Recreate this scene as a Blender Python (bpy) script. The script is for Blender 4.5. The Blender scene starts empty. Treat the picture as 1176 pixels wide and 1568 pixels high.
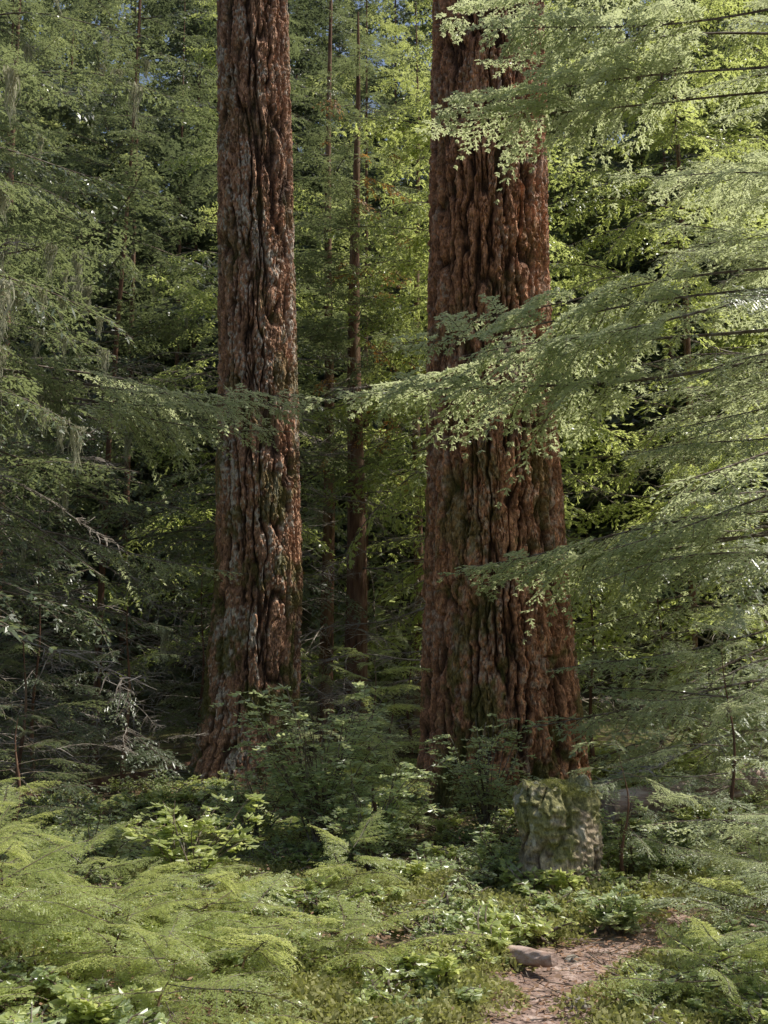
import bpy, math, numpy as np
from mathutils import Euler, Vector
R = math.radians
scene = bpy.context.scene

# ------------------------------------------------------------ noise / terrain
def vnoise(x, y, seed, perx=None):
    x, y = np.broadcast_arrays(np.asarray(x, float), np.asarray(y, float))
    xi = np.floor(x).astype(np.int64); yi = np.floor(y).astype(np.int64)
    fx = x-xi; fy = y-yi
    fx = fx*fx*(3-2*fx); fy = fy*fy*(3-2*fy)
    def h(a, b):
        if perx: a = np.mod(a, perx)
        n = (a*374761393 + b*668265263 + seed*1442695041) & 0xffffffff
        n = ((n ^ (n >> 13))*1274126177) & 0xffffffff
        n = (n ^ (n >> 16)) & 0xffffff
        return n/float(0xffffff)*2-1
    a = h(xi, yi)*(1-fx)+h(xi+1, yi)*fx
    b = h(xi, yi+1)*(1-fx)+h(xi+1, yi+1)*fx
    return a*(1-fy)+b*fy
def sstep(v, a, b):
    t = np.clip((v-a)/(b-a), 0, 1); return t*t*(3-2*t)

def gh(x, y):
    x = np.asarray(x, float); y = np.asarray(y, float)
    z = 0.06*np.sin(x*0.9+1)*np.cos(y*0.7)+0.05*np.sin(x*0.37+y*0.5)-0.02
    z = z + 0.12*np.clip((y-10)/4, 0, 1)
    z = z + 0.48*np.maximum(0, y-22)*np.clip((y-22)/14, 0, 1)
    z = z - 0.35*np.clip((-x-2.5)/4, 0, 1)*np.clip((y-7)/5, 0, 1)
    return z

# ------------------------------------------------------------ materials
def new_mat(name):
    m = bpy.data.materials.new(name); m.use_nodes = True
    nt = m.node_tree; nt.nodes.clear()
    return m, nt, nt.nodes, nt.links

def leaf_mat(name, dark, light, trans, rough=0.38, tf=0.4, spec=0.5):
    m, nt, N, Lk = new_mat(name)
    out = N.new('ShaderNodeOutputMaterial')
    oi = N.new('ShaderNodeObjectInfo'); at = N.new('ShaderNodeAttribute'); at.attribute_name = 'rnd'
    m1 = N.new('ShaderNodeMath'); m1.operation = 'MULTIPLY'; m1.inputs[1].default_value = .35
    Lk.new(oi.outputs['Random'], m1.inputs[0])
    ma = N.new('ShaderNodeMath'); ma.operation = 'MULTIPLY_ADD'; ma.inputs[1].default_value = .75
    Lk.new(at.outputs['Fac'], ma.inputs[0]); Lk.new(m1.outputs[0], ma.inputs[2])
    mx = N.new('ShaderNodeMix'); mx.data_type = 'RGBA'
    mx.inputs['A'].default_value = (*dark, 1); mx.inputs['B'].default_value = (*light, 1)
    Lk.new(ma.outputs[0], mx.inputs['Factor'])
    p = N.new('ShaderNodeBsdfPrincipled'); p.inputs['Roughness'].default_value = rough
    p.inputs['Specular IOR Level'].default_value = spec
    Lk.new(mx.outputs['Result'], p.inputs['Base Color'])
    t = N.new('ShaderNodeBsdfTranslucent'); t.inputs['Color'].default_value = (*trans, 1)
    ms = N.new('ShaderNodeMixShader'); ms.inputs[0].default_value = tf
    Lk.new(p.outputs[0], ms.inputs[1]); Lk.new(t.outputs[0], ms.inputs[2])
    Lk.new(ms.outputs[0], out.inputs['Surface'])
    return m

def noise_mat(name, c1, c2, c3=None, scale=6, rough=0.9, bump=0.5, stretch=(1, 1, 1), bscale=40, dist=0.01):
    m, nt, N, Lk = new_mat(name)
    out = N.new('ShaderNodeOutputMaterial'); p = N.new('ShaderNodeBsdfPrincipled')
    p.inputs['Roughness'].default_value = rough; p.inputs['Specular IOR Level'].default_value = 0.25
    geo = N.new('ShaderNodeNewGeometry'); mp = N.new('ShaderNodeMapping'); mp.inputs['Scale'].default_value = stretch
    Lk.new(geo.outputs['Position'], mp.inputs['Vector'])
    n1 = N.new('ShaderNodeTexNoise'); n1.inputs['Scale'].default_value = scale; n1.inputs['Detail'].default_value = 5
    n1.inputs['Roughness'].default_value = 0.65
    Lk.new(mp.outputs[0], n1.inputs['Vector'])
    cr = N.new('ShaderNodeValToRGB'); e = cr.color_ramp.elements
    e[0].position = 0.35; e[0].color = (*c1, 1); e[1].position = 0.65; e[1].color = (*(c3 or c2), 1)
    if c3:
        x = e.new(0.5); x.color = (*c2, 1)
    Lk.new(n1.outputs['Fac'], cr.inputs[0]); Lk.new(cr.outputs[0], p.inputs['Base Color'])
    if bump > 0:
        n2 = N.new('ShaderNodeTexNoise'); n2.inputs['Scale'].default_value = bscale; n2.inputs['Detail'].default_value = 3
        Lk.new(mp.outputs[0], n2.inputs['Vector'])
        b = N.new('ShaderNodeBump'); b.inputs['Strength'].default_value = bump; b.inputs['Distance'].default_value = dist
        Lk.new(n2.outputs['Fac'], b.inputs['Height']); Lk.new(b.outputs[0], p.inputs['Normal'])
    Lk.new(p.outputs[0], out.inputs['Surface'])
    return m

def bark_mat(name):
    """colour of the bark (red plates, painted furrow shade, grey lichen, moss) comes from a procedural per-vertex albedo"""
    m, nt, N, Lk = new_mat(name)
    out = N.new('ShaderNodeOutputMaterial'); p = N.new('ShaderNodeBsdfPrincipled')
    p.inputs['Roughness'].default_value = 0.75; p.inputs['Specular IOR Level'].default_value = 0.3
    at = N.new('ShaderNodeAttribute'); at.attribute_name = 'albedo'
    geo = N.new('ShaderNodeNewGeometry'); mp = N.new('ShaderNodeMapping'); mp.inputs['Scale'].default_value = (1, 1, 0.45)
    Lk.new(geo.outputs['Position'], mp.inputs['Vector'])
    n = N.new('ShaderNodeTexNoise'); n.inputs['Scale'].default_value = 55; n.inputs['Detail'].default_value = 4; n.inputs['Roughness'].default_value = .7
    Lk.new(mp.outputs[0], n.inputs['Vector'])
    mr = N.new('ShaderNodeMapRange'); mr.inputs['From Min'].default_value = .32; mr.inputs['From Max'].default_value = .68
    mr.inputs['To Min'].default_value = .4; mr.inputs['To Max'].default_value = 1.6
    Lk.new(n.outputs['Fac'], mr.inputs['Value'])
    sc = N.new('ShaderNodeVectorMath'); sc.operation = 'SCALE'
    Lk.new(at.outputs['Color'], sc.inputs[0]); Lk.new(mr.outputs[0], sc.inputs['Scale'])
    Lk.new(sc.outputs[0], p.inputs['Base Color'])
    b = N.new('ShaderNodeBump'); b.inputs['Strength'].default_value = 1.0; b.inputs['Distance'].default_value = 0.03
    Lk.new(n.outputs['Fac'], b.inputs['Height']); Lk.new(b.outputs[0], p.inputs['Normal'])
    Lk.new(p.outputs[0], out.inputs['Surface'])
    return m

M_hem = leaf_mat('hemlock_needles', (0.07, 0.11, 0.06), (0.38, 0.43, 0.28), (0.85, 0.92, 0.50), 0.36, 0.44, 1.0)  # light end paled so the colour itself carries silvery sun sheen
M_dark = leaf_mat('shade_dark_needles', (0.04, 0.065, 0.045), (0.14, 0.175, 0.10), (0.46, 0.54, 0.22), 0.38, 0.33, 1.0)  # needle colour darkened to carry shade in left and middle boughs
M_ced = leaf_mat('cedar_scales', (0.07, 0.11, 0.045), (0.27, 0.32, 0.11), (0.85, 0.94, 0.30), 0.38, 0.46, .9)
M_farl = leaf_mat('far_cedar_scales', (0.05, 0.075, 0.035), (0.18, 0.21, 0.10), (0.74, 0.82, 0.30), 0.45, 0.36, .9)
M_fard = leaf_mat('far_shade_needles', (0.02, 0.035, 0.025), (0.08, 0.10, 0.065), (0.26, 0.32, 0.14), 0.45, 0.28, .9)  # background shade put into a darker needle colour
M_fresh = leaf_mat('fresh_leaves', (0.15, 0.21, 0.06), (0.44, 0.49, 0.21), (0.88, 0.94, 0.34), 0.36, 0.44, 1.0)
M_shrub = leaf_mat('shrub_leaves', (0.13, 0.20, 0.10), (0.42, 0.48, 0.28), (0.84, 0.92, 0.42), 0.32, 0.45, 1.0)
M_brown = leaf_mat('dead_leaves', (0.2, 0.10, 0.06), (0.42, 0.28, 0.18), (0.4, 0.2, 0.06), 0.6, 0.2)
M_rust = leaf_mat('rusty_cedar_scales', (0.3, 0.12, 0.03), (0.45, 0.24, 0.06), (0.8, 0.42, 0.1), 0.5, 0.45)
M_moss = leaf_mat('moss_fronds', (0.13, 0.14, 0.04), (0.40, 0.39, 0.18), (0.5, 0.52, 0.14), 0.7, 0.3, 0.2)
M_lich = leaf_mat('beard_lichen', (0.30, 0.30, 0.20), (0.55, 0.53, 0.40), (0.65, 0.64, 0.45), 0.8, 0.4, 0.1)
M_twig = noise_mat('twig_bark', (0.07, 0.05, 0.035), (0.16, 0.12, 0.09), (0.27, 0.25, 0.21), 14, bump=0)
M_deadw = noise_mat('dead_twig_bark', (0.14, 0.11, 0.09), (0.28, 0.24, 0.20), (0.46, 0.42, 0.37), 10, bump=0)
M_stem = noise_mat('thin_trunk_bark', (0.06, 0.035, 0.024), (0.18, 0.095, 0.06), (0.26, 0.18, 0.12), 8, 0.9, 0.8, (1, 1, 0.2), 40, 0.02)
M_bark = bark_mat('douglas_fir_bark'); M_stump = bark_mat('mossy_stump_wood')
M_ground = noise_mat('forest_floor', (0.05, 0.035, 0.022), (0.10, 0.085, 0.04), (0.15, 0.16, 0.05), 2.5, 0.95, 1.0, (1, 1, 1), 30, 0.04)
M_path = noise_mat('dirt_path', (0.16, 0.11, 0.09), (0.32, 0.23, 0.19), (0.48, 0.38, 0.33), 9, 0.95, 1.0, (1, 1, 1), 50, 0.02)
M_rock = noise_mat('rock_surface', (0.14, 0.13, 0.10), (0.30, 0.28, 0.24), (0.46, 0.44, 0.38), 12, 0.85, 0.7)
M_log = noise_mat('bleached_wood', (0.16, 0.10, 0.08), (0.36, 0.25, 0.20), (0.56, 0.46, 0.40), 10, 0.85, 0.8, (0.3, 1, 1), 60)

# ------------------------------------------------------------ mesh helpers
RG = np.random.default_rng(77)
class MB:
    def __init__(s): s.V = []; s.F = []; s.M = []; s.n = 0
    def add(s, v, f, mat):
        v = np.asarray(v, np.float32).reshape(-1, 3); f = np.asarray(f, np.int64)
        s.V.append(v); s.F.append(f+s.n); s.M.append(np.full(len(f), mat)); s.n += len(v)
    def tube(s, pts, rad, sides, mat):
        pts = np.asarray(pts, float); n = len(pts); rad = np.broadcast_to(rad, (n,))
        d = np.gradient(pts, axis=0); d /= np.linalg.norm(d, axis=1)[:, None]+1e-9
        ref = np.array([0, 0, 1.]) if abs(d[0, 2]) < 0.8 else np.array([1., 0, 0])
        a = np.cross(d, ref); a /= np.linalg.norm(a, axis=1)[:, None]+1e-9
        b = np.cross(d, a)
        th = np.arange(sides)/sides*2*np.pi
        v = pts[:, None]+rad[:, None, None]*(np.cos(th)[None, :, None]*a[:, None]+np.sin(th)[None, :, None]*b[:, None])
        i = np.arange(n-1)[:, None]*sides; j = np.arange(sides)[None]; k = (j+1) % sides
        f = np.stack([i+j, i+k, i+sides+k, i+sides+j], -1).reshape(-1, 4)
        s.add(v.reshape(-1, 3), f, mat)
    def leaves(s, P, D, S, ln, w, mat, wide=0.45):
        n = len(P); ln = np.broadcast_to(ln, (n,))[:, None]; w = np.broadcast_to(w, (n,))[:, None]
        m = P+D*ln*wide
        v = np.stack([P, m-S*w*.5, P+D*ln, m+S*w*.5], 1).reshape(-1, 3)
        f = np.arange(n*4).reshape(-1, 4)
        s.add(v, f, mat)
    def arrays(s):
        V = np.concatenate(s.V); F = np.concatenate(s.F); Mi = np.concatenate(s.M)
        rnd = np.zeros(len(V), np.float32); rnd[F.ravel()] = np.repeat(RG.uniform(0, 1, len(F)), 4)
        return V, F, Mi, rnd
    def obj(s, name, mats, link=True, smooth=False, parent=None, albedo=None):
        return mk(name, *s.arrays(), mats, link, smooth, parent, albedo)
def mk(name, V, F, Mi, rnd, mats, link=True, smooth=False, parent=None, albedo=None):
    me = bpy.data.meshes.new(name)
    me.vertices.add(len(V)); me.vertices.foreach_set('co', V.astype(np.float32).ravel())
    me.loops.add(F.size); me.loops.foreach_set('vertex_index', F.astype(np.int32).ravel())
    me.polygons.add(len(F)); me.polygons.foreach_set('loop_start', (np.arange(len(F))*4).astype(np.int32))
    me.polygons.foreach_set('material_index', Mi.astype(np.int32))
    me.polygons.foreach_set('use_smooth', np.full(len(F), smooth))
    for m in mats: me.materials.append(m)
    a = me.attributes.new('rnd', 'FLOAT', 'POINT'); a.data.foreach_set('value', rnd.astype(np.float32))
    if albedo is not None:
        a = me.attributes.new('albedo', 'FLOAT_COLOR', 'POINT')
        c = np.ones((len(V), 4), np.float32); c[:, :3] = albedo.reshape(-1, 3); a.data.foreach_set('color', c.ravel())
    me.update(calc_edges=True)
    o = bpy.data.objects.new(name, me)
    if link: scene.collection.objects.link(o)
    if parent: o.parent = parent
    return o

def norm(v): return v/(np.linalg.norm(v, axis=-1, keepdims=True)+1e-9)

def bough(seed, mat, L=2.6, bare=0.2, lat=0.36, rise=0.05, droop=0.12, hang=0.35, lsp=0.08, tsp=0.055,
          twl=0.16, nl=0.036, nw=0.014, nsp=0.027, lang=58, nang=48, rough=0.3, gap=0.12):
    r = np.random.default_rng(seed); mb = MB()
    t = np.linspace(0, 1, 14)
    ph = r.uniform(0, 6, 3)
    ax = np.stack([L*t, 0.04*L*np.sin(t*4+ph[0])*t, rise*L*t-droop*L*t**2+0.015*L*np.sin(t*7+ph[1])], 1)
    mb.tube(ax, 0.003+0.011*L/2.6*(1-t), 4, 0)
    T0 = []; TD = []; TL = []
    def axp(u):
        return np.array([np.interp(u, t, ax[:, k]) for k in range(3)])
    u = bare; side = 1
    while u < 0.995:
        p = axp(u); tg = norm(axp(min(1, u+.02))-axp(u-.02))
        uu = (u-bare)/(1-bare)
        env = (1-uu)**0.75*min(1, 0.45+uu*2.6)+0.05
        ll = lat*L*env*r.uniform(.45, 1.25)
        if r.random() > gap and ll > 0.03:
            an = R(lang+r.uniform(-18, 14))*side
            d = np.array([tg[0]*math.cos(an)-tg[1]*math.sin(an), tg[0]*math.sin(an)+tg[1]*math.cos(an), tg[2]+r.uniform(-.35, .15)])
            d = norm(d); n = max(3, int(ll/0.15)+2)
            s = np.linspace(0, ll, n)
            hg = hang*r.uniform(.4, 1.6)
            lp = p+d*s[:, None]; lp[:, 2] -= hg*s**2
            lp[:, 0] += 0.12*s**2
            mb.tube(lp, 0.0035*(1-s/ll)+0.0012, 3, 0)
            s0 = 0.06*ll+0.02
            while s0 < ll:
                q = np.array([np.interp(s0, s, lp[:, k]) for k in range(3)])
                ld = norm(lp[-1]-lp[-2]) if s0 >= ll-.02 else norm(np.array([np.interp(min(ll, s0+.02), s, lp[:, k]) for k in range(3)])-q)
                for sd in ((1, -1) if r.random() < .75 else (1,)) if s0 < ll-tsp else (0,):
                    a2 = R(50+r.uniform(-14, 10))*sd
                    hor = norm(np.array([-ld[1], ld[0], 0]))
                    dd = norm(ld*math.cos(a2)+hor*math.sin(a2)+np.array([0, 0, r.uniform(-rough*1.3, rough*.7)]))
                    T0.append(q); TD.append(dd)
                    TL.append(min(twl, .5*(ll-s0)+.04)*r.uniform(.55, 1.2))
                s0 += tsp*r.uniform(.7, 1.3)
        side = -side
        u += lsp/2*r.uniform(.6, 1.4)/L
    T0 = np.array(T0); TD = np.array(TD); TL = np.array(TL)
    cnt = np.maximum(2, (TL/nsp).astype(int))
    idx = np.repeat(np.arange(len(T0)), cnt)
    off = np.arange(cnt.sum())-np.repeat(np.cumsum(cnt)-cnt, cnt)
    s = off/np.repeat(cnt, cnt)*TL[idx]
    P = T0[idx]+TD[idx]*s[:, None]; P[:, 2] -= 0.6*s**2
    D = TD[idx]
    up = np.array([0, 0, 1.])
    hor = norm(np.cross(up, D))
    fr = 1-0.45*off/np.repeat(cnt, cnt)
    for sg in (1, -1):
        a = R(nang)
        dd = norm(D*math.cos(a)+hor*sg*math.sin(a)+r.normal(0, .13, D.shape))
        sv = norm(np.cross(dd, up)+r.normal(0, .38, D.shape))
        mb.leaves(P, dd, sv, nl*fr*r.uniform(.7, 1.2, len(P)), nw, 1)
    mb.leaves(T0, TD, norm(np.cross(TD, up)), TL*1.05, nw*1.0, 1)
    return dict(a=mb.arrays(), ax=ax, mats=[M_twig, mat], L=L)

hemk = dict(lsp=.09, tsp=.065, nl=.045, nw=.019, nsp=.037)
B_hem = [bough(10+i, M_hem, bare=0.16+0.04*i, droop=0.08+.03*i, lat=.36+.03*(i % 2), gap=.18+.06*i, **hemk) for i in range(5)]
B_fresh = [bough(20+i, M_fresh, bare=0.1, droop=0.1+.03*i, lat=.36, gap=.1, **hemk) for i in range(3)]
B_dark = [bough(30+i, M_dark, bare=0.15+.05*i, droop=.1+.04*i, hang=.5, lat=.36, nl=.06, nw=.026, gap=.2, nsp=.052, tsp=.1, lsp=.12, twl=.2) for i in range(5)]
B_ced = [bough(50+i, M_ced, bare=.15, rise=.1, droop=.3+.04*i, hang=.9, lat=.34, twl=.24, nl=.08, nw=.03, nsp=.06, nang=30, tsp=.105, rough=.5, lsp=.12, gap=.15) for i in range(4)]
B_rust = [bough(55+i, M_rust, L=1.2, bare=.3, rise=.1, droop=.3, hang=.9, lat=.34, twl=.2, nl=.06, nw=.022, nsp=.05, nang=30, tsp=.09, rough=.5, lsp=.12, gap=.3) for i in range(2)]
B_long = [bough(70+i, M_hem, L=4.4, bare=.42, lat=.21, rise=.0, droop=.03+.02*i, hang=.8, gap=.18, lsp=.095, nl=.047, nw=.021, nsp=.036) for i in range(4)]
B_longd = [bough(75+i, M_dark if i else M_hem, L=4.4, bare=.4, lat=.20, rise=.0, droop=.05+.02*i, hang=.8, gap=.15, lsp=.1, nl=.045, nw=.019, nsp=.04) for i in range(3)]
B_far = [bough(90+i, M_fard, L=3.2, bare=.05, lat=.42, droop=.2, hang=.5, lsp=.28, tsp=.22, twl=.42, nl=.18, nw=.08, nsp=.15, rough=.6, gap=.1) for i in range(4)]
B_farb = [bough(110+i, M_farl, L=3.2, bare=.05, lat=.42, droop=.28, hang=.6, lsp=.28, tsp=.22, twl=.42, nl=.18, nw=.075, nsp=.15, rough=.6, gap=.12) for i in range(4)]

def rotm(ro):
    cx, cy, cz = np.cos(ro).T; sx, sy, sz = np.sin(ro).T
    M = np.empty((len(ro), 3, 3))
    M[:, 0, 0] = cy*cz; M[:, 0, 1] = sx*sy*cz-cx*sz; M[:, 0, 2] = cx*sy*cz+sx*sz
    M[:, 1, 0] = cy*sz; M[:, 1, 1] = sx*sy*sz+cx*cz; M[:, 1, 2] = cx*sy*sz-sx*cz
    M[:, 2, 0] = -sy; M[:, 2, 1] = sx*cy; M[:, 2, 2] = cx*cy
    return M
def joined(name, B, P, ro, sc, ix, parent=None, link=True, seed=0):
    r = np.random.default_rng(seed); P = np.asarray(P, float); ro = np.asarray(ro, float); Ms = rotm(ro)
    Vs = []; Fs = []; Mm = []; Rs = []; n = 0
    for k in range(len(P)):
        V, F, Mi, rn = B[ix[k]]['a']
        Vs.append((V*sc[k])@Ms[k].T+P[k]); Fs.append(F+n); Mm.append(Mi); Rs.append(rn*.5+.5*r.uniform()); n += len(V)
    return mk(name, np.concatenate(Vs), np.concatenate(Fs), np.concatenate(Mm), np.concatenate(Rs), B[0]['mats'], link, False, parent)

def coll(n): return bpy.data.collections.new(n)
C_dead = coll('dead_boughs')
for i in range(4):
    r = np.random.default_rng(200+i); mb = MB(); t = np.linspace(0, 1, 12); L = 2.4
    ax = np.stack([L*t, .1*np.sin(t*5+i)*t, -.25*t**2+.05*np.sin(t*9+i)], 1)
    mb.tube(ax, .012*(1-t)+.003, 4, 0)
    for k in range(22):
        u = r.uniform(.12, .98); p = np.array([np.interp(u, t, ax[:, j]) for j in range(3)])
        an = r.choice([-1, 1])*R(r.uniform(35, 75)); l = r.uniform(.15, .75)*(1-u*.6)
        s = np.linspace(0, 1, 6)
        d = np.array([math.cos(an), math.sin(an), r.uniform(-.4, .2)])
        q = p+d*l*s[:, None]; q[:, 2] -= .2*l*s**2; q[:, 1] += .05*l*np.sin(s*6+k)
        mb.tube(q, .005*(1-s)+.0025, 3, 0)
        for k2 in range(2):
            w = r.integers(1, 5); e = q[w]+np.array([r.uniform(0, .2), r.uniform(-.15, .15), r.uniform(-.12, .06)])
            mb.tube(np.linspace(q[w], e, 3), .0025, 3, 0)
    C_dead.objects.link(mb.obj('dead_bough_%d' % i, [M_deadw], link=False))

C_lich = coll('lichen_strands')
for i in range(4):
    r = np.random.default_rng(300+i); mb = MB()
    for k in range(40):
        n = 7; s = np.linspace(0, 1, n); l = r.uniform(.08, .34)
        x0 = r.normal(0, .035); y0 = r.normal(0, .02)
        a = r.uniform(0, 3.1); w = r.uniform(.003, .008)*(1-s*.8)
        c = np.stack([x0*(1-.5*s)+.015*np.sin(s*8+k), y0*(1-.4*s)+.015*np.cos(s*7+k), -l*s], 1)
        sv = np.array([math.cos(a), math.sin(a), 0])
        v = np.stack([c-sv*w[:, None], c+sv*w[:, None]], 1).reshape(-1, 3)
        j = np.arange(n-1)*2
        mb.add(v, np.stack([j, j+1, j+3, j+2], 1), 0)
    C_lich.objects.link(mb.obj('lichen_%d' % i, [M_lich], link=False))

# ------------------------------------------------------------ instancing
def instancer(name, coll, P, rot, scl, idx, parent=None):
    P = np.asarray(P, np.float32).reshape(-1, 3); n = len(P)
    me = bpy.data.meshes.new(name); me.vertices.add(n); me.vertices.foreach_set('co', P.ravel())
    a = me.attributes.new('rot', 'FLOAT_VECTOR', 'POINT'); a.data.foreach_set('vector', np.asarray(rot, np.float32).ravel())
    a = me.attributes.new('scl', 'FLOAT', 'POINT'); a.data.foreach_set('value', np.asarray(scl, np.float32).ravel())
    a = me.attributes.new('idx', 'INT', 'POINT'); a.data.foreach_set('value', np.asarray(idx, np.int32).ravel())
    me.update()
    o = bpy.data.objects.new(name, me); scene.collection.objects.link(o)
    if parent: o.parent = parent
    key = 'inst_'+coll.name
    ng = bpy.data.node_groups.get(key)
    if not ng:
        ng = bpy.data.node_groups.new(key, 'GeometryNodeTree')
        ng.interface.new_socket('Geometry', in_out='INPUT', socket_type='NodeSocketGeometry')
        ng.interface.new_socket('Geometry', in_out='OUTPUT', socket_type='NodeSocketGeometry')
        N = ng.nodes; Lk = ng.links
        gi = N.new('NodeGroupInput'); go = N.new('NodeGroupOutput')
        ip = N.new('GeometryNodeInstanceOnPoints'); ci = N.new('GeometryNodeCollectionInfo')
        ci.inputs['Collection'].default_value = coll; ci.inputs['Separate Children'].default_value = True
        ci.inputs['Reset Children'].default_value = True
        ip.inputs['Pick Instance'].default_value = True
        def na(nm, ty):
            x = N.new('GeometryNodeInputNamedAttribute'); x.data_type = ty; x.inputs['Name'].default_value = nm
            return x.outputs['Attribute']
        e = N.new('FunctionNodeEulerToRotation')
        Lk.new(gi.outputs[0], ip.inputs['Points']); Lk.new(ci.outputs[0], ip.inputs['Instance'])
        Lk.new(na('idx', 'INT'), ip.inputs['Instance Index']); Lk.new(na('rot', 'FLOAT_VECTOR'), e.inputs[0])
        Lk.new(e.outputs[0], ip.inputs['Rotation']); Lk.new(na('scl', 'FLOAT'), ip.inputs['Scale'])
        Lk.new(ip.outputs[0], go.inputs[0])
    md = o.modifiers.new('instances', 'NODES'); md.node_group = ng
    return o

def tree_pts(rng, x, y, H, zlo, zhi, n, Lmax, protoL, ncol, pitch0=.0, yaw=None, r=.1, lmin=.25, z0=None, pin=.7):
    if z0 is None: z0 = float(gh(x, y))
    k = np.arange(n); z = zlo+(zhi-zlo)*(k+rng.uniform(0, 1, n))/n
    ya = k*2.39996+rng.uniform(-.5, .5, n)
    if yaw is not None: ya = np.where(rng.uniform(0, 1, n) < pin, rng.uniform(R(yaw[0]), R(yaw[1]), n), ya)
    fr = np.clip(z/H, 0, 1)
    Ls = (Lmax*np.clip((1-fr), 0, 1)**.7+lmin)*rng.uniform(.6, 1.2, n)
    P = np.stack([x+np.cos(ya)*r*.5, y+np.sin(ya)*r*.5, z0+z], 1)
    rot = np.stack([rng.normal(0, .28, n), pitch0-.25*fr+rng.normal(0, .18, n), ya], 1)
    return P, rot, Ls/protoL, rng.integers(0, ncol, n)

def trunk_mesh(name, x, y, H, r, mat, lean=(0, 0), sides=12, link=True, z0=None):
    mb = MB(); t = np.linspace(0, 1, 40); z0 = (float(gh(x, y)) if z0 is None else z0)-.15
    pts = np.stack([x+lean[0]*t+.03*np.sin(t*9+x), y+lean[1]*t+.02*np.cos(t*7), z0+H*t], 1)
    rad = r*(1-.93*t)*(1+.5*np.exp(-t*H/.35))
    mb.tube(pts, rad, sides, 0)
    return mb.obj(name, [mat], smooth=True, link=link)

def conifer(name, x, y, H, r, zlo, n, Lmax, B, seed, pitch=.05, yaw=None, dead=0, lich=0, zvis=None, crown=10, lean=(0, 0), dz=6, pin=.7):
    rng = np.random.default_rng(seed)
    tr = trunk_mesh(name, x, y, H, r, M_stem, lean)
    nc = len(B); pl = B[0]['L']
    P, ro, sc, ix = tree_pts(rng, x, y, H, zlo, zvis or H*.97, n, Lmax, pl, nc, pitch, yaw, r, pin=pin)
    if zvis:
        q = tree_pts(rng, x, y, H, zvis, H*.97, crown, Lmax*.8, pl, nc, pitch, None, r)
        P, ro, sc, ix = [np.concatenate(z) for z in zip((P, ro, sc, ix), q)]
    joined('foliage', B, P, ro, sc, ix, tr, seed=seed)
    if dead:
        Pd, rd, sd, xd = tree_pts(rng, x, y, H, .4, min(H*.6, dz), dead, Lmax*.8, 2.4, 4, .15, yaw, r)
        instancer('dead_twigs', C_dead, Pd, rd, sd, xd, tr)
    if lich:
        LP = []; Ms = rotm(ro)
        for k in range(lich):
            i = rng.integers(0, len(P)); LP.append(P[i]+Ms[i]@(B[ix[i]]['ax'][rng.integers(4, 13)]*sc[i]))
        n2 = len(LP)
        instancer('hanging_lichen', C_lich, LP, np.stack([np.zeros(n2), np.zeros(n2), rng.uniform(0, 6, n2)], 1), rng.uniform(.6, 1.5, n2), rng.integers(0, 4, n2), tr)
    return tr

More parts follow.
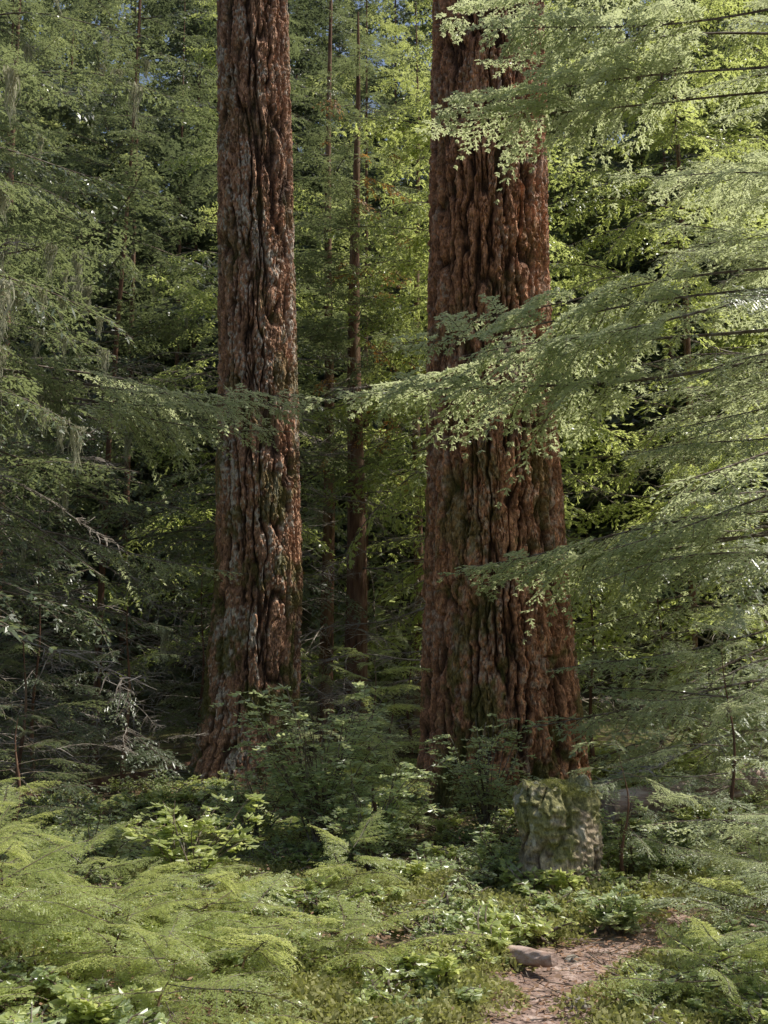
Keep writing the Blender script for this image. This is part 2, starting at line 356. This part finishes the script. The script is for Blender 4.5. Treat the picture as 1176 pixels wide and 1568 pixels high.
# ------------------------------------------------------------ big trunks
def big_trunk(name, Y, prof, seed, ncell, ntheta, depth, H=27, flare=.12, red=(.30, .135, .09), grey=(.5, .43, .37), greyamt=.5, mossamt=.8, mosstop=5):
    pz, px, pr = map(np.array, zip(*prof))
    zz = np.concatenate([np.arange(-.4, 10.6, .017), np.arange(10.8, H, .25)])
    cx = np.interp(zz, pz, px); cr = np.interp(zz, pz, pr)
    top = zz > pz[-1]; cr[top] = pr[-1]*(1-.8*(zz[top]-pz[-1])/(H-pz[-1]))
    k = np.ones(25)/25
    pad = lambda a: np.convolve(np.pad(a, 12, mode='edge'), k, 'valid')
    cx = pad(cx); cr = pad(cr)
    th = np.arange(ntheta)/ntheta*2*np.pi
    U, Z = np.meshgrid(th/(2*np.pi)*ncell, zz)
    w1 = vnoise(U/ncell*16, Z*.7, seed+1, 16)*.6+vnoise(U/2, Z*2.1, seed+21, ncell//2)*.4
    w2 = vnoise(U*2, Z*7, seed+2, ncell*2)*.24+vnoise(U*4, Z*18, seed+22, ncell*4)*.14
    uu = U+w1+w2
    n1 = vnoise(uu+100*ncell, Z*1.15+50, seed+3, ncell)+.4*vnoise(uu*2+200*ncell, Z*3.2+10, seed+33, ncell*2)
    r1 = np.clip(np.abs(n1)/.36, 0, 1)**.9
    n3 = vnoise(uu*2+w2*2+200*ncell, Z*3.2+20+w1, seed+5, ncell*2)+.3*vnoise(uu*4+400*ncell, Z*9, seed+35, ncell*4)
    r3 = np.clip(np.abs(n3)/.25, 0, 1)
    n4 = vnoise(uu*1.0, Z*6+9+w1*2+w2*3, seed+6, ncell)+.3*vnoise(uu*3, Z*18, seed+36, ncell*3)
    r4 = np.clip(np.abs(n4)/.10, 0, 1)
    rid = r1*(.58+.42*r3)
    rid2 = rid*(.78+.22*r4)
    lvl = vnoise(U*1.5+w1, Z*4.5+w1*2, seed+11, (ncell*3)//2)
    sc_ = vnoise(U*3.0+w1*2, Z*16+w1*4, seed+12, ncell*3)
    steps = np.floor(sc_*3)/3
    fine = vnoise(U*6, Z*44, seed+7, ncell*6)*.5+vnoise(U*11, Z*28, seed+8, ncell*11)*.5
    fl = np.exp(-np.clip(Z, 0, 9)/.35)*flare*(.6+.6*np.sin(th*5+seed)[None]+.35*np.sin(th*3+1)[None])
    big = vnoise(U/ncell*6, Z*.5, seed+9, 6)*.025
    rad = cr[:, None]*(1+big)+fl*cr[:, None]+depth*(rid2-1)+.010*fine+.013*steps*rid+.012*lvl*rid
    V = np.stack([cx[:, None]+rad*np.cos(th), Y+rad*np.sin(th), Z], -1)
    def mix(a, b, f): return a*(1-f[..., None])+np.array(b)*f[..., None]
    C = mix(np.ones(U.shape+(3,))*np.array(red)*.2, red, sstep(rid2, .12, .85))  # furrow shade painted in: bark colour darkens with furrow depth
    v1 = vnoise(U*2, Z*7, seed+41, ncell*2)
    C = C*(1+.4*v1+.35*fine)[..., None]
    C = mix(C, np.array(red)*1.8, sstep(vnoise(U*3, Z*18, seed+42, ncell*3)+.4*lvl, .3, .75)*.65*rid2)
    g = sstep(vnoise(U*4, Z*30, seed+43, ncell*4)+.7*vnoise(U/ncell*18, Z*2.2, seed+44, 18)+.35*vnoise(U, Z*6, seed+45, ncell), .3, .7)*sstep(rid2, .35, .8)
    C = mix(C, grey, g*greyamt)
    m1 = vnoise(U/ncell*14, Z*2.0, seed+46, 14)+.6*vnoise(U/2, Z*5, seed+47, ncell//2)+.5*vnoise(U*2, Z*14, seed+48, ncell*2)
    hm = .25+.75*np.clip(1-(Z-.5)/mosstop, 0, 1)
    C = mix(C, (.15, .15, .035), sstep(m1+.5*(hm-.5), .15, .85)*mossamt*hm)
    C = np.clip(C, .006, .75)
    nz = len(zz)
    i = np.arange(nz-1)[:, None]*ntheta; j = np.arange(ntheta)[None]; kk = (j+1) % ntheta
    f = np.stack([i+j, i+kk, i+ntheta+kk, i+ntheta+j], -1).reshape(-1, 4)
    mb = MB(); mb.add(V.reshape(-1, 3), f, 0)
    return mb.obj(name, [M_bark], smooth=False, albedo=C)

profR = [(-.4, 1.25, .97), (.19, 1.25, .91), (.87, 1.25, .86), (2.26, 1.22, .785), (4.42, 1.165, .705), (6.67, 1.17, .665), (9.02, 1.2, .63), (10.6, 1.22, .61)]
profL = [(-.4, -1.66, .77), (.01, -1.65, .71), (.78, -1.6, .59), (2.34, -1.52, .54), (4.76, -1.55, .495), (7.29, -1.63, .48), (9.92, -1.71, .455), (10.6, -1.73, .45)]
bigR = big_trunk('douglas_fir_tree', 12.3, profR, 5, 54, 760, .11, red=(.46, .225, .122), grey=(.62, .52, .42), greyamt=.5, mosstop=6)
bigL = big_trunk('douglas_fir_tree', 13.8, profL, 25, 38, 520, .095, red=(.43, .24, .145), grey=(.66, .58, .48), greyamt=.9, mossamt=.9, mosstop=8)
rng = np.random.default_rng(1)
for o, x, y in ((bigR, 1.22, 12.3), (bigL, -1.73, 13.8)):
    P, ro, sc, ix = tree_pts(rng, x, y, 27, 17, 26.5, 14, 3.2, 2.6, 5, .1)
    joined('crown_foliage', B_dark, P, ro, sc*1.1, ix, o)

# ------------------------------------------------------------ ground, path
n = 320
s = np.linspace(-1, 1, n)
gx = 160*np.sign(s)*np.abs(s)**3; gy = 160*np.sign(s)*np.abs(s)**3+8
X, Yg = np.meshgrid(gx, gy)
mb = MB(); i = np.arange(n-1)[:, None]*n; j = np.arange(n-1)[None]
mb.add(np.stack([X, Yg, gh(X, Yg)], -1).reshape(-1, 3), np.stack([i+j, i+j+1, i+n+j+1, i+n+j], -1).reshape(-1, 4), 0)
mb.obj('ground', [M_ground], smooth=True)

def path_c(t):
    y = np.interp(t, [0, .25, .45, .6, .75, 1], [-2, 4, 5.8, 6.7, 7.3, 8.2])
    x = np.interp(t, [0, .25, .45, .6, .75, 1], [.2, .42, .80, 1.3, 2.2, 5.5])
    return x, y
tt = np.linspace(0, 1, 120); px, py = path_c(tt)
kk = np.ones(9)/9; px = np.convolve(np.pad(px, 4, mode='edge'), kk, 'valid'); py = np.convolve(np.pad(py, 4, mode='edge'), kk, 'valid')
dx = np.gradient(px); dy = np.gradient(py); l = np.hypot(dx, dy); nx, ny = -dy/l, dx/l
ww = np.linspace(-1, 1, 13)
hw = .42+.07*np.sin(tt*40)+.05*np.sin(tt*93)
PX = px[:, None]+nx[:, None]*ww*hw[:, None]; PY = py[:, None]+ny[:, None]*ww*hw[:, None]
PZ = gh(PX, PY)+.014+.006*vnoise(PX*9, PY*9, 3)
mb = MB(); i = np.arange(119)[:, None]*13; j = np.arange(12)[None]
mb.add(np.stack([PX, PY, PZ], -1).reshape(-1, 3), np.stack([i+j, i+j+1, i+13+j+1, i+13+j], -1).reshape(-1, 4), 0)
mb.obj('forest_path', [M_path], smooth=True)

# ------------------------------------------------------------ stump
mb = MB(); nt_, nz = 260, 120
th = np.arange(nt_)/nt_*2*np.pi; sz = np.linspace(0, 1, nz)
TH, SZ = np.meshgrid(th, sz)
rimh = .72+.05*np.sin(TH*2+1)+.05*vnoise(TH/(2*np.pi)*14, TH*0, 3, 14)+.025*vnoise(TH/(2*np.pi)*40, TH*0, 6, 40)
Zs = -.08+SZ*(rimh+.08)
U = TH/(2*np.pi)*20
rg = np.clip(np.abs(vnoise(U+.9*vnoise(U/20*10, Zs*4, 5, 10)+200, Zs*4, 8, 20)+.4*vnoise(U*2+400, Zs*11, 9, 40))/.3, 0, 1)
rs = .25+.05*np.exp(-np.clip(Zs, 0, 1)/.12)*(1+.5*np.sin(TH*4))+.05*SZ+.03*np.sin(TH*3+2)-.03*(1-rg)+.016*vnoise(U*3, Zs*40, 4, 60)+.03*vnoise(U/20*6, Zs*6, 14, 6)
rs = rs-.08*sstep(SZ, .84, 1.0)
SX, SY = 1.19, 7.9
sb = float(gh(SX, SY))
V = np.stack([SX-.06*SZ+rs*np.cos(TH), SY+rs*np.sin(TH), sb+Zs], -1)
i = np.arange(nz-1)[:, None]*nt_; j = np.arange(nt_)[None]; k2 = (j+1) % nt_
mb.add(V.reshape(-1, 3), np.stack([i+j, i+k2, i+nt_+k2, i+nt_+j], -1).reshape(-1, 4), 0)
rr = np.linspace(1, 0, 14)[:, None]
top = V[-1]; cen = np.array([SX-.06, SY, sb+.70])
inn = cen+(top[None]-cen)*rr[..., None]; inn[..., 2] += .03*vnoise(inn[..., 0]*30, inn[..., 1]*30, 2)*(rr < .99)
i = np.arange(13)[:, None]*nt_
mb.add(inn.reshape(-1, 3), np.stack([i+j, i+k2, i+nt_+k2, i+nt_+j], -1).reshape(-1, 4), 0)
def stump_col(u, z, rg):
    a = np.array((.15, .10, .07)); b = np.array((.46, .37, .25))
    C = a+(b-a)*rg[..., None]
    C = C*(1+.5*vnoise(u*2, z*30, 31))[..., None]
    f = sstep(vnoise(u*.4, z*6, 32)+.6*vnoise(u*1.5, z*20, 33)+.6*(z-.4), -.3, .5)[..., None]*.8
    C = C*(1-f)+np.array((.24, .245, .08))*f
    f = sstep(vnoise(u*2+7, z*25, 35)+.4*vnoise(u*.7, z*5, 36), .5, .85)[..., None]*.6
    return np.clip(C*(1-f)+np.array((.52, .50, .40))*f, .02, .7)
Cs = np.concatenate([stump_col(U, Zs, rg).reshape(-1, 3), stump_col(inn[..., 0]*20, inn[..., 1]*3, np.ones(inn.shape[:2])).reshape(-1, 3)])
stump = mb.obj('tree_stump', [M_stump], smooth=False, albedo=Cs)

def log(name, a, b, r0, r1, mat, seed):
    mb = MB(); t = np.linspace(0, 1, 50)[:, None]; a = np.array(a); b = np.array(b)
    d = norm(b-a); s1 = norm(np.cross(d, [0, 0, 1])); s2 = np.cross(s1, d)
    th = np.arange(40)/40*2*np.pi
    T, A = np.meshgrid(t[:, 0], th, indexing='ij')
    ends = np.where((T == 0) | (T == 1), 0.0, 1)
    rad = (r0+(r1-r0)*T)*(1+.16*vnoise(A/(2*np.pi)*12, T*6, seed, 12)+.14*vnoise(A/(2*np.pi)*5, T*3, seed+1, 5))*ends
    c2 = a+(b-a)*np.clip(T, .02, .98)[..., None]
    V = c2+rad[..., None]*(np.cos(A)[..., None]*s1+np.sin(A)[..., None]*s2)
    i = np.arange(49)[:, None]*40; j = np.arange(40)[None]; k = (j+1) % 40
    mb.add(V.reshape(-1, 3), np.stack([i+j, i+k, i+40+k, i+40+j], -1).reshape(-1, 4), 0)
    return mb.obj(name, [mat], smooth=False)
log('fallen_log', (1.75, 9.4, .32), (4.2, 10.4, .60), .12, .09, M_log, 3)
log('fallen_log', (-4.6, 11.5, -.1), (-1.8, 15.2, .2), .1, .07, M_stem, 23)
log('wood_chunk', (.66, 6.2, .0), (.86, 5.92, .06), .06, .03, M_log, 33)
def rock(x, y, s, seed, sq=.6):
    import bmesh
    bm = bmesh.new(); bmesh.ops.create_icosphere(bm, subdivisions=4, radius=1)
    for v in bm.verts:
        c = np.array(v.co)
        nn = float(vnoise(c[0]*1.6+c[2]+9, c[1]*1.6+9-c[2]*.7, seed))*.35+float(vnoise(c[0]*5, c[1]*5+c[2]*5, seed+1))*.08
        v.co = v.co*(1+nn)*s; v.co.z *= sq
    me = bpy.data.meshes.new('rock'); bm.to_mesh(me); bm.free(); me.materials.append(M_rock)
    o = bpy.data.objects.new('rock', me); o.location = (x, y, float(gh(x, y))+s*.15); scene.collection.objects.link(o)
rock(.9, 5.55, .07, 3, .5); rock(1.0, 6.3, .05, 12)

# ------------------------------------------------------------ placed conifers
hr = conifer('hemlock_tree', 4.6, 9.9, 9.4, .10, .9, 26, 3.3, B_hem, 41, .14, yaw=(135, 215), zvis=8.6, crown=1, dead=8, pin=.95)
conifer('hemlock_tree', 5.4, 12.8, 10.3, .10, 1.0, 34, 3.9, B_hem, 42, .1, yaw=(130, 230), zvis=9.5, crown=2, dead=10, pin=.95)
conifer('cedar_tree', 4.4, 16.2, 14.5, .07, 1.5, 70, 3.9, B_ced, 43, .0, yaw=(180, 320), dead=14)
conifer('cedar_tree', 7.2, 19, 18, .16, 1.5, 70, 4.4, B_ced, 44, .0, yaw=(160, 300))
conifer('cedar_tree', 1.95, 19.5, 18, .12, 1.5, 76, 3.4, B_ced, 45, .0, dead=14)
conifer('hemlock_sapling', 3.0, 7.2, 2.2, .02, .15, 28, 1.3, B_hem, 46, .05)
conifer('hemlock_sapling', 2.0, 5.7, .9, .015, .06, 22, .75, B_hem, 47, .0)
conifer('hemlock_sapling', 2.6, 8.7, 1.9, .02, .15, 26, 1.15, B_hem, 48, .05)
# middle gap
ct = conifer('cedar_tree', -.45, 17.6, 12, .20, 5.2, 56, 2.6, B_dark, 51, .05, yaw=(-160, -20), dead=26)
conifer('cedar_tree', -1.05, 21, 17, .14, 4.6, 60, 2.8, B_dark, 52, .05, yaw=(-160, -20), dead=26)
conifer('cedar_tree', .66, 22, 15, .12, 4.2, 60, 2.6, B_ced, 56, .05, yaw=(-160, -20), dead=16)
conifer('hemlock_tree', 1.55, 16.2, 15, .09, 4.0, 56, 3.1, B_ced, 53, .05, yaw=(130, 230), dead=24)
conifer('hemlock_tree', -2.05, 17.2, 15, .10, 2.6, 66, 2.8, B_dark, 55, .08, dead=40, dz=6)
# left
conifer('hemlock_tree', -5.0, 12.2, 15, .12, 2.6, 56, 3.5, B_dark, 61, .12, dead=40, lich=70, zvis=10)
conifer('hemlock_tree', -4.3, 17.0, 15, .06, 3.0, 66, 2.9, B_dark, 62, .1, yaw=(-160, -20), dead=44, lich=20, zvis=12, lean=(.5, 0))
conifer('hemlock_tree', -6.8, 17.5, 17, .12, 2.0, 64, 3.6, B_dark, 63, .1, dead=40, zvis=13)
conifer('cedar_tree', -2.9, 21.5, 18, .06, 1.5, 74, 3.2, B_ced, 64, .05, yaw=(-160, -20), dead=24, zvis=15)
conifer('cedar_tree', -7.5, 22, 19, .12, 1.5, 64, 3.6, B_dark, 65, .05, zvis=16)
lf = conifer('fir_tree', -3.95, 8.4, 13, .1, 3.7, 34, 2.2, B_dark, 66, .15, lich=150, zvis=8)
for k, (x, y, h) in enumerate([(-3.6, 11.5, 2.2), (-2.9, 13.0, 2.4), (-4.3, 14.2, 3.0), (-5.4, 15.5, 3.6), (-2.7, 17, 3.0), (.35, 16, 1.7), (-.9, 17, 1.6), (3.2, 13.2, 2.6), (2.8, 15.5, 3.2), (4.0, 11.5, 2.5), (0.1, 14.6, 1.1), (-.7, 13.2, 1.0), (-3.1, 9.8, 1.3)]):
    B = B_dark if x < -1 else B_hem  # left saplings take the needles with shade in their colour
    conifer('hemlock_sapling', x, y, h, .03, .15, 24 if x < -1 else 18, 1.25 if h > 1.5 else .8, B, 80+k, .1, dead=10 if k < 10 else 0)

def placed(name, B, rows, parent):
    P = [q[0:3] for q in rows]; ro = [(R(q[6]) if len(q) > 6 else 0, R(q[4]), R(q[3])) for q in rows]; sc = [q[5] for q in rows]
    return joined(name, B, P, ro, sc, [k % len(B) for k in range(len(rows))], parent, seed=5)
TX, TY = 4.6, 9.9
placed('long_boughs', B_long, [
    (TX, TY, 5.15, 178, 6, .95, 20), (TX, TY, 4.6, 172, 3, 1.12, 14), (TX, TY, 4.85, 186, 8, .92, 8), (TX, TY, 4.25, 176, 1, 1.2, 18), (TX, TY, 4.95, 180, 6, 1.04, 24),
    (TX, TY, 7.0, 178, 2, .95, 25), (TX, TY, 6.7, 170, -2, .98, 18), (TX, TY, 7.6, 184, 5, .92, 22), (TX, TY, 7.3, 174, -1, .85, -10), (TX, TY, 8.0, 177, 3, .94, 26), (TX, TY, 8.3, 182, 3, .86, 12),
    (TX, TY, 2.8, 174, 4, .94, 22), (TX, TY, 2.95, 182, 7, .92, 12), (TX, TY, 2.75, 178, 5, .88, 26),
    (TX, TY, 1.9, 186, 5, .75, 10), (TX, TY, 3.6, 188, 4, .6), (TX, TY, 5.8, 190, 0, .62)], hr)
placed('long_boughs', B_longd, [(-4.6, 11.6, 4.5, 0, 4, .92, -14), (-4.6, 11.6, 4.15, -6, 2, .84, -8), (-4.6, 11.6, 4.75, 4, 8, .8, -5), (-4.6, 11.6, 4.3, -2, 3, .90, -18), (-4.6, 11.6, 2.9, -4, 6, .75, 5)], lf)
rng = np.random.default_rng(31); m = 30
joined('rusty_fronds', B_rust, np.stack([-.3+rng.normal(0, .45, m), 17.3+rng.normal(0, .5, m), rng.uniform(2.5, 10, m)], 1), np.stack([rng.normal(0, .3, m), rng.uniform(.1, .6, m), rng.uniform(3.3, 6.1, m)], 1), rng.uniform(.4, .9, m), rng.integers(0, 2, m), ct)

# ------------------------------------------------------------ distant forest
dist = bpy.data.objects.new('distant_conifers', None); scene.collection.objects.link(dist)
C_ft = coll('distant_tree_kinds')
for k in range(6):
    rng = np.random.default_rng(900+k); B = B_far if k < 3 else B_farb
    H = 22; P, ro, sc, ix = tree_pts(rng, 0, 0, H, .8, H*.98, 60, 4.4, 3.2, 4, .12, lmin=.8, z0=0)
    f = joined('distant_tree_%d' % k, B, P, ro, sc, ix, None, False, seed=k)
    C_ft.objects.link(f)
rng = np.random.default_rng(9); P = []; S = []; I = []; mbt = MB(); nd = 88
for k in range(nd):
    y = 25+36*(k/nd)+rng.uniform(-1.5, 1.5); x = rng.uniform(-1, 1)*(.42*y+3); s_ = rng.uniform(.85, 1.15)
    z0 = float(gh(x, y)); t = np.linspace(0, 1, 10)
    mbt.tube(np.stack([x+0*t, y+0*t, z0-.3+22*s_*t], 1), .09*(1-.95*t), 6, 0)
    P.append((x, y, z0)); S.append(s_); I.append(rng.integers(3, 6) if rng.random() < (.75 if x > 2 else .35) else rng.integers(0, 3))  # shade-coloured kinds favoured towards the left, brighter kinds on the right
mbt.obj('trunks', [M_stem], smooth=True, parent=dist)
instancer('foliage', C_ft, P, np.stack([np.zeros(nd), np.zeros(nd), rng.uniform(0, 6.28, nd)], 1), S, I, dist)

# ------------------------------------------------------------ broadleaf shrubs
def leafy(name, seed, coll, mat, stems, H, spread, leaf, nleaf, tilt=.35, narrow=.55):
    r = np.random.default_rng(seed); mb = MB(); P = []; D = []; S = []; ln = []
    for k in range(stems):
        a = r.uniform(0, 6.28); h = H*r.uniform(.55, 1.05); sp = spread*r.uniform(.2, 1)
        t = np.linspace(0, 1, 12)
        c = np.stack([math.cos(a)*sp*t**1.4+.03*np.sin(t*6+k), math.sin(a)*sp*t**1.4+.03*np.cos(t*5+k), h*t-.18*h*t**3], 1)
        mb.tube(c, .006*(1-t)+.0015, 4, 0)
        for m in range(9):
            u = r.uniform(.3, 1); p = np.array([np.interp(u, t, c[:, q]) for q in range(3)])
            a2 = a+r.normal(0, 1.2); l = r.uniform(.12, .38)*H*.6*(1.2-u*.6)
            d = np.array([math.cos(a2), math.sin(a2), r.uniform(-.1, .35)])
            ss = np.linspace(0, 1, 5); tw = p+d*l*ss[:, None]; tw[:, 2] -= .25*l*ss**2
            mb.tube(tw, .0018, 3, 0)
            side = norm(np.cross(d, [0, 0, 1]))
            for w in range(nleaf):
                s_ = (w+1)/nleaf; q = p+d*l*s_; q[2] -= .25*l*s_**2
                sg = 1 if w % 2 else -1
                dd = norm(norm(d)*.6+side*sg*.8+r.normal(0, .2, 3)+np.array([0, 0, -.1]))
                P.append(q); D.append(dd); S.append(norm(np.cross(dd, [0, 0, 1])+r.normal(0, tilt, 3))); ln.append(leaf*r.uniform(.6, 1.2))
    P = np.array(P); D = np.array(D); S = np.array(S); ln = np.array(ln)
    nn = np.cross(D, S)
    l = ln[:, None]; w = l*narrow*.5
    base, tip = P, P+D*l-nn*l*.08
    v = np.stack([base, P+D*l*.35-S*w+nn*l*.07, P+D*l*.7-S*w*.75+nn*l*.05, tip, P+D*l*.7+S*w*.75+nn*l*.05, P+D*l*.35+S*w+nn*l*.07], 1)
    f = np.concatenate([np.arange(len(P))[:, None]*6+np.array([0, 1, 2, 3]), np.arange(len(P))[:, None]*6+np.array([0, 3, 4, 5])])
    mb.add(v.reshape(-1, 3), f, 1)
    o = mb.obj(name, [M_twig, mat], link=(coll is None))
    if coll: coll.objects.link(o)
    return o
def put(o, x, y, s=1, rz=0, dz=0):
    o.location = (x, y, float(gh(x, y))-.02+dz); o.rotation_euler = (0, 0, rz); o.scale = (s, s, s); return o
put(leafy('huckleberry_shrub', 1, None, M_shrub, 44, 1.65, .8, .052, 11), -.5, 9.0)
put(leafy('huckleberry_shrub', 2, None, M_shrub, 24, 1.05, .55, .048, 11), -.1, 8.5)
put(leafy('huckleberry_shrub', 3, None, M_shrub, 28, 1.3, .55, .046, 10), .85, 9.9)
put(leafy('huckleberry_shrub', 4, None, M_shrub, 20, 1.1, .5, .046, 10), -1.05, 9.4)
put(leafy('maple_sapling', 5, None, M_fresh, 16, .78, .6, .07, 9, .25, .55), -1.28, 7.7)
put(leafy('huckleberry_shrub', 6, None, M_shrub, 16, .40, .3, .045, 9, .3, .6), 1.35, 6.85)
put(leafy('huckleberry_shrub', 7, None, M_shrub, 12, .45, .4, .045, 8, .3, .6), 2.0, 8.3)
put(leafy('huckleberry_shrub', 8, None, M_shrub, 14, .5, .3, .04, 9), .75, 8.0)
put(leafy('huckleberry_shrub', 9, None, M_shrub, 14, .8, .35, .042, 9), 1.7, 8.2)
put(leafy('huckleberry_shrub', 10, None, M_shrub, 16, .7, .45, .042, 9), -2.1, 8.6)
conifer('hemlock_sapling', 1.65, 8.0, 1.1, .015, .35, 14, .6, B_hem, 95, .15)
conifer('hemlock_sapling', -.1, 9.9, 1.7, .02, .3, 22, .9, B_fresh, 96, .1)

# ------------------------------------------------------------ ferns and ground cover
C_fern = coll('fern_plants')
for i in range(4):
    r = np.random.default_rng(400+i); mb = MB()
    for k in range(9):
        a = k*.7+r.uniform(-.3, .3); L = r.uniform(.28, .55); t = np.linspace(0, 1, 20)
        c = np.stack([np.cos(a)*L*t, np.sin(a)*L*t, L*.75*t-.62*L*t**2.2], 1)
        mb.tube(c, .002, 3, 0)
        d = norm(np.gradient(c, axis=0)); sd = norm(np.cross(d, [0, 0, 1]))
        env = np.sin(np.clip(t*1.05+.08, 0, 1)*np.pi)**.7*.28*L+.004
        for sg in (1, -1):
            dd = norm(d*.3+sd*sg+r.normal(0, .08, d.shape)); ll = env*r.uniform(.85, 1.1, len(t))
            for q in range(4):
                f0 = q/4
                for s2 in (.45, -.45):
                    mb.leaves(c+dd*ll[:, None]*f0, norm(dd*.8+d*s2), norm(np.cross(dd, [0, 0, 1])+r.normal(0, .15, d.shape)), ll*.45*(1.1-f0*.6)+.004, .016, 1)
    C_fern.objects.link(mb.obj('fern_%d' % i, [M_twig, M_fresh], link=False))
C_cov = coll('cover_plants')
for i in range(6):
    leafy('cover_%d' % i, 500+i, C_cov, M_fresh if i % 2 else M_shrub, 9, .13+.03*(i % 3), .16, .016+.0045*i, 5, .5, .6 if i < 4 else .7)
C_moss = coll('moss_clumps')
for i in range(3):
    r = np.random.default_rng(600+i); mb = MB(); m = 800
    a = r.uniform(0, 6.28, m); q = np.sqrt(r.uniform(0, 1, m))*.17
    P = np.stack([np.cos(a)*q, np.sin(a)*q, .06*(1-(q/.17)**2)+r.uniform(-.01, .008, m)], 1)
    D = norm(np.stack([np.cos(a)*q*3, np.sin(a)*q*3, np.ones(m)*.15], 1)+r.normal(0, .7, (m, 3)))
    mb.leaves(P, D, norm(np.cross(D, r.normal(0, 1, (m, 3)))), r.uniform(.01, .024, m), .011, 0)
    C_moss.objects.link(mb.obj('moss_%d' % i, [M_moss], link=False))
C_lit = coll('litter')
for i in range(3):
    r = np.random.default_rng(700+i); mb = MB(); m = 60
    P = np.stack([r.normal(0, .14, m), r.normal(0, .14, m), r.uniform(.004, .02, m)], 1); a = r.uniform(0, 6.28, m)
    D = np.stack([np.cos(a), np.sin(a), r.normal(0, .2, m)], 1)
    mb.leaves(P, norm(D), norm(np.cross(D, [0, 0, 1])+r.normal(0, .2, (m, 3))), r.uniform(.015, .04, m), r.uniform(.006, .02, m), 1)
    for k in range(4):
        p = np.array([r.normal(0, .14), r.normal(0, .14), .012]); a = r.uniform(0, 6.28); l = r.uniform(.06, .2)
        mb.tube(p+np.linspace(0, 1, 3)[:, None]*l*np.array([math.cos(a), math.sin(a), .05]), .0022, 3, 0)
    C_lit.objects.link(mb.obj('litter_%d' % i, [M_twig, M_brown], link=False))

def pathdist(x, y):
    d = np.full(len(x), 9.)
    for a, b in zip(px[::2], py[::2]): d = np.minimum(d, np.hypot(x-a, y-b))
    return d
def scatter(name, coll, n, xr, yr, smin, smax, seed, pd=.45, dens=None, tilt=.12, dz=0):
    r = np.random.default_rng(seed)
    y = r.uniform(yr[0], yr[1], n); x = r.uniform(-1, 1, n)*(xr+.42*y)
    keep = pathdist(x, y) > pd+r.normal(0, .08, n)
    keep &= np.hypot(x-1.25, y-12.3) > 1.0; keep &= np.hypot(x+1.66, y-13.8) > .85
    if dens is not None: keep &= r.uniform(0, 1, n) < dens(x, y)
    x = x[keep]; y = y[keep]; m = len(x)
    instancer(name, coll, np.stack([x, y, gh(x, y)+dz], 1), np.stack([r.normal(0, tilt, m), r.normal(0, tilt, m), r.uniform(0, 6.28, m)], 1),
              r.uniform(smin, smax, m), r.integers(0, len(coll.objects), m))
clump = lambda sc, sd: (lambda x, y: np.clip(vnoise(x*sc+50, y*sc+50, sd)*1.6+.5, 0, 1))
scatter('moss', C_moss, 2600, .5, (3.8, 10), .8, 2.0, 1, .38, clump(.9, 3))
scatter('ground_cover_plants', C_cov, 3600, .5, (3.8, 13), .35, 1.5, 2, .44, lambda x, y: np.clip(vnoise(x*1.6+50, y*1.6+50, 5)*1.8+.5, .08, 1))
scatter('forest_litter', C_lit, 1500, .5, (3.5, 13), .8, 1.5, 3, -1)
scatter('fern_patch', C_fern, 160, .5, (9.5, 20), .4, 1.0, 4, .7, clump(.7, 9))
r = np.random.default_rng(12)
m = 36; x = r.uniform(-2.6, -.8, m); y = r.uniform(4.3, 6.8, m)
instancer('fern_patch', C_fern, np.stack([x, y, gh(x, y)], 1), np.stack([r.normal(0, .2, m), r.normal(0, .2, m), r.uniform(0, 6, m)], 1), r.uniform(.35, .75, m), r.integers(0, 4, m))
for k, (x, y, h) in enumerate([(-1.75, 5.2, .8), (-1.2, 5.4, .55), (-.65, 5.7, .4), (-1.6, 6.3, .6), (-2.2, 6.4, .9), (-1.0, 6.6, .4), (-1.9, 5.8, .7), (-.9, 4.9, .45), (-2.4, 7.3, .8), (-.2, 5.9, .3), (-.2, 7.4, .45), (2.2, 6.8, .5), (1.5, 5.3, .4)]):
    conifer('hemlock_seedling', x, y, h, .012, .08, 14, .5, B_fresh, 130+k, -.05)
m = 22; a = r.uniform(0, 6.28, m); q = r.uniform(.02, .2, m)
instancer('moss_cap', C_moss, np.stack([SX-.06+np.cos(a)*q, SY+np.sin(a)*q, sb+.66+.05*r.uniform(0, 1, m)], 1), np.stack([r.normal(0, .3, m), r.normal(0, .3, m), a], 1), r.uniform(.3, .6, m), r.integers(0, 3, m), stump)

# ------------------------------------------------------------ light, world, camera
el, az = 58, 74      # azimuth measured from +Y (view direction) toward +X
d = Vector((math.sin(R(az))*math.cos(R(el)), math.cos(R(az))*math.cos(R(el)), math.sin(R(el))))
ld = bpy.data.lights.new('sun', 'SUN'); ld.energy = 5; ld.angle = R(.5); ld.color = (1, .95, .86)
so = bpy.data.objects.new('sun', ld); so.rotation_euler = d.to_track_quat('Z', 'Y').to_euler(); scene.collection.objects.link(so)
w = bpy.data.worlds.new('World'); scene.world = w; w.use_nodes = True
N = w.node_tree.nodes; bg = N['Background']; sk = N.new('ShaderNodeTexSky'); sk.sky_type = 'NISHITA'; sk.sun_disc = False
sk.sun_elevation = R(el); sk.sun_rotation = R(az); sk.dust_density = 3.0
w.node_tree.links.new(sk.outputs[0], bg.inputs[0]); bg.inputs[1].default_value = .12
cd = bpy.data.cameras.new('camera'); cd.sensor_fit = 'VERTICAL'; cd.sensor_height = 36; cd.lens = 40; cd.clip_end = 1000
co = bpy.data.objects.new('camera', cd); co.location = (0, 0, 1.6); co.rotation_euler = (R(90)+.12, 0, 0)
scene.collection.objects.link(co); scene.camera = co
scene.view_settings.view_transform = 'Standard'; scene.view_settings.look = 'None'; scene.view_settings.exposure = 0
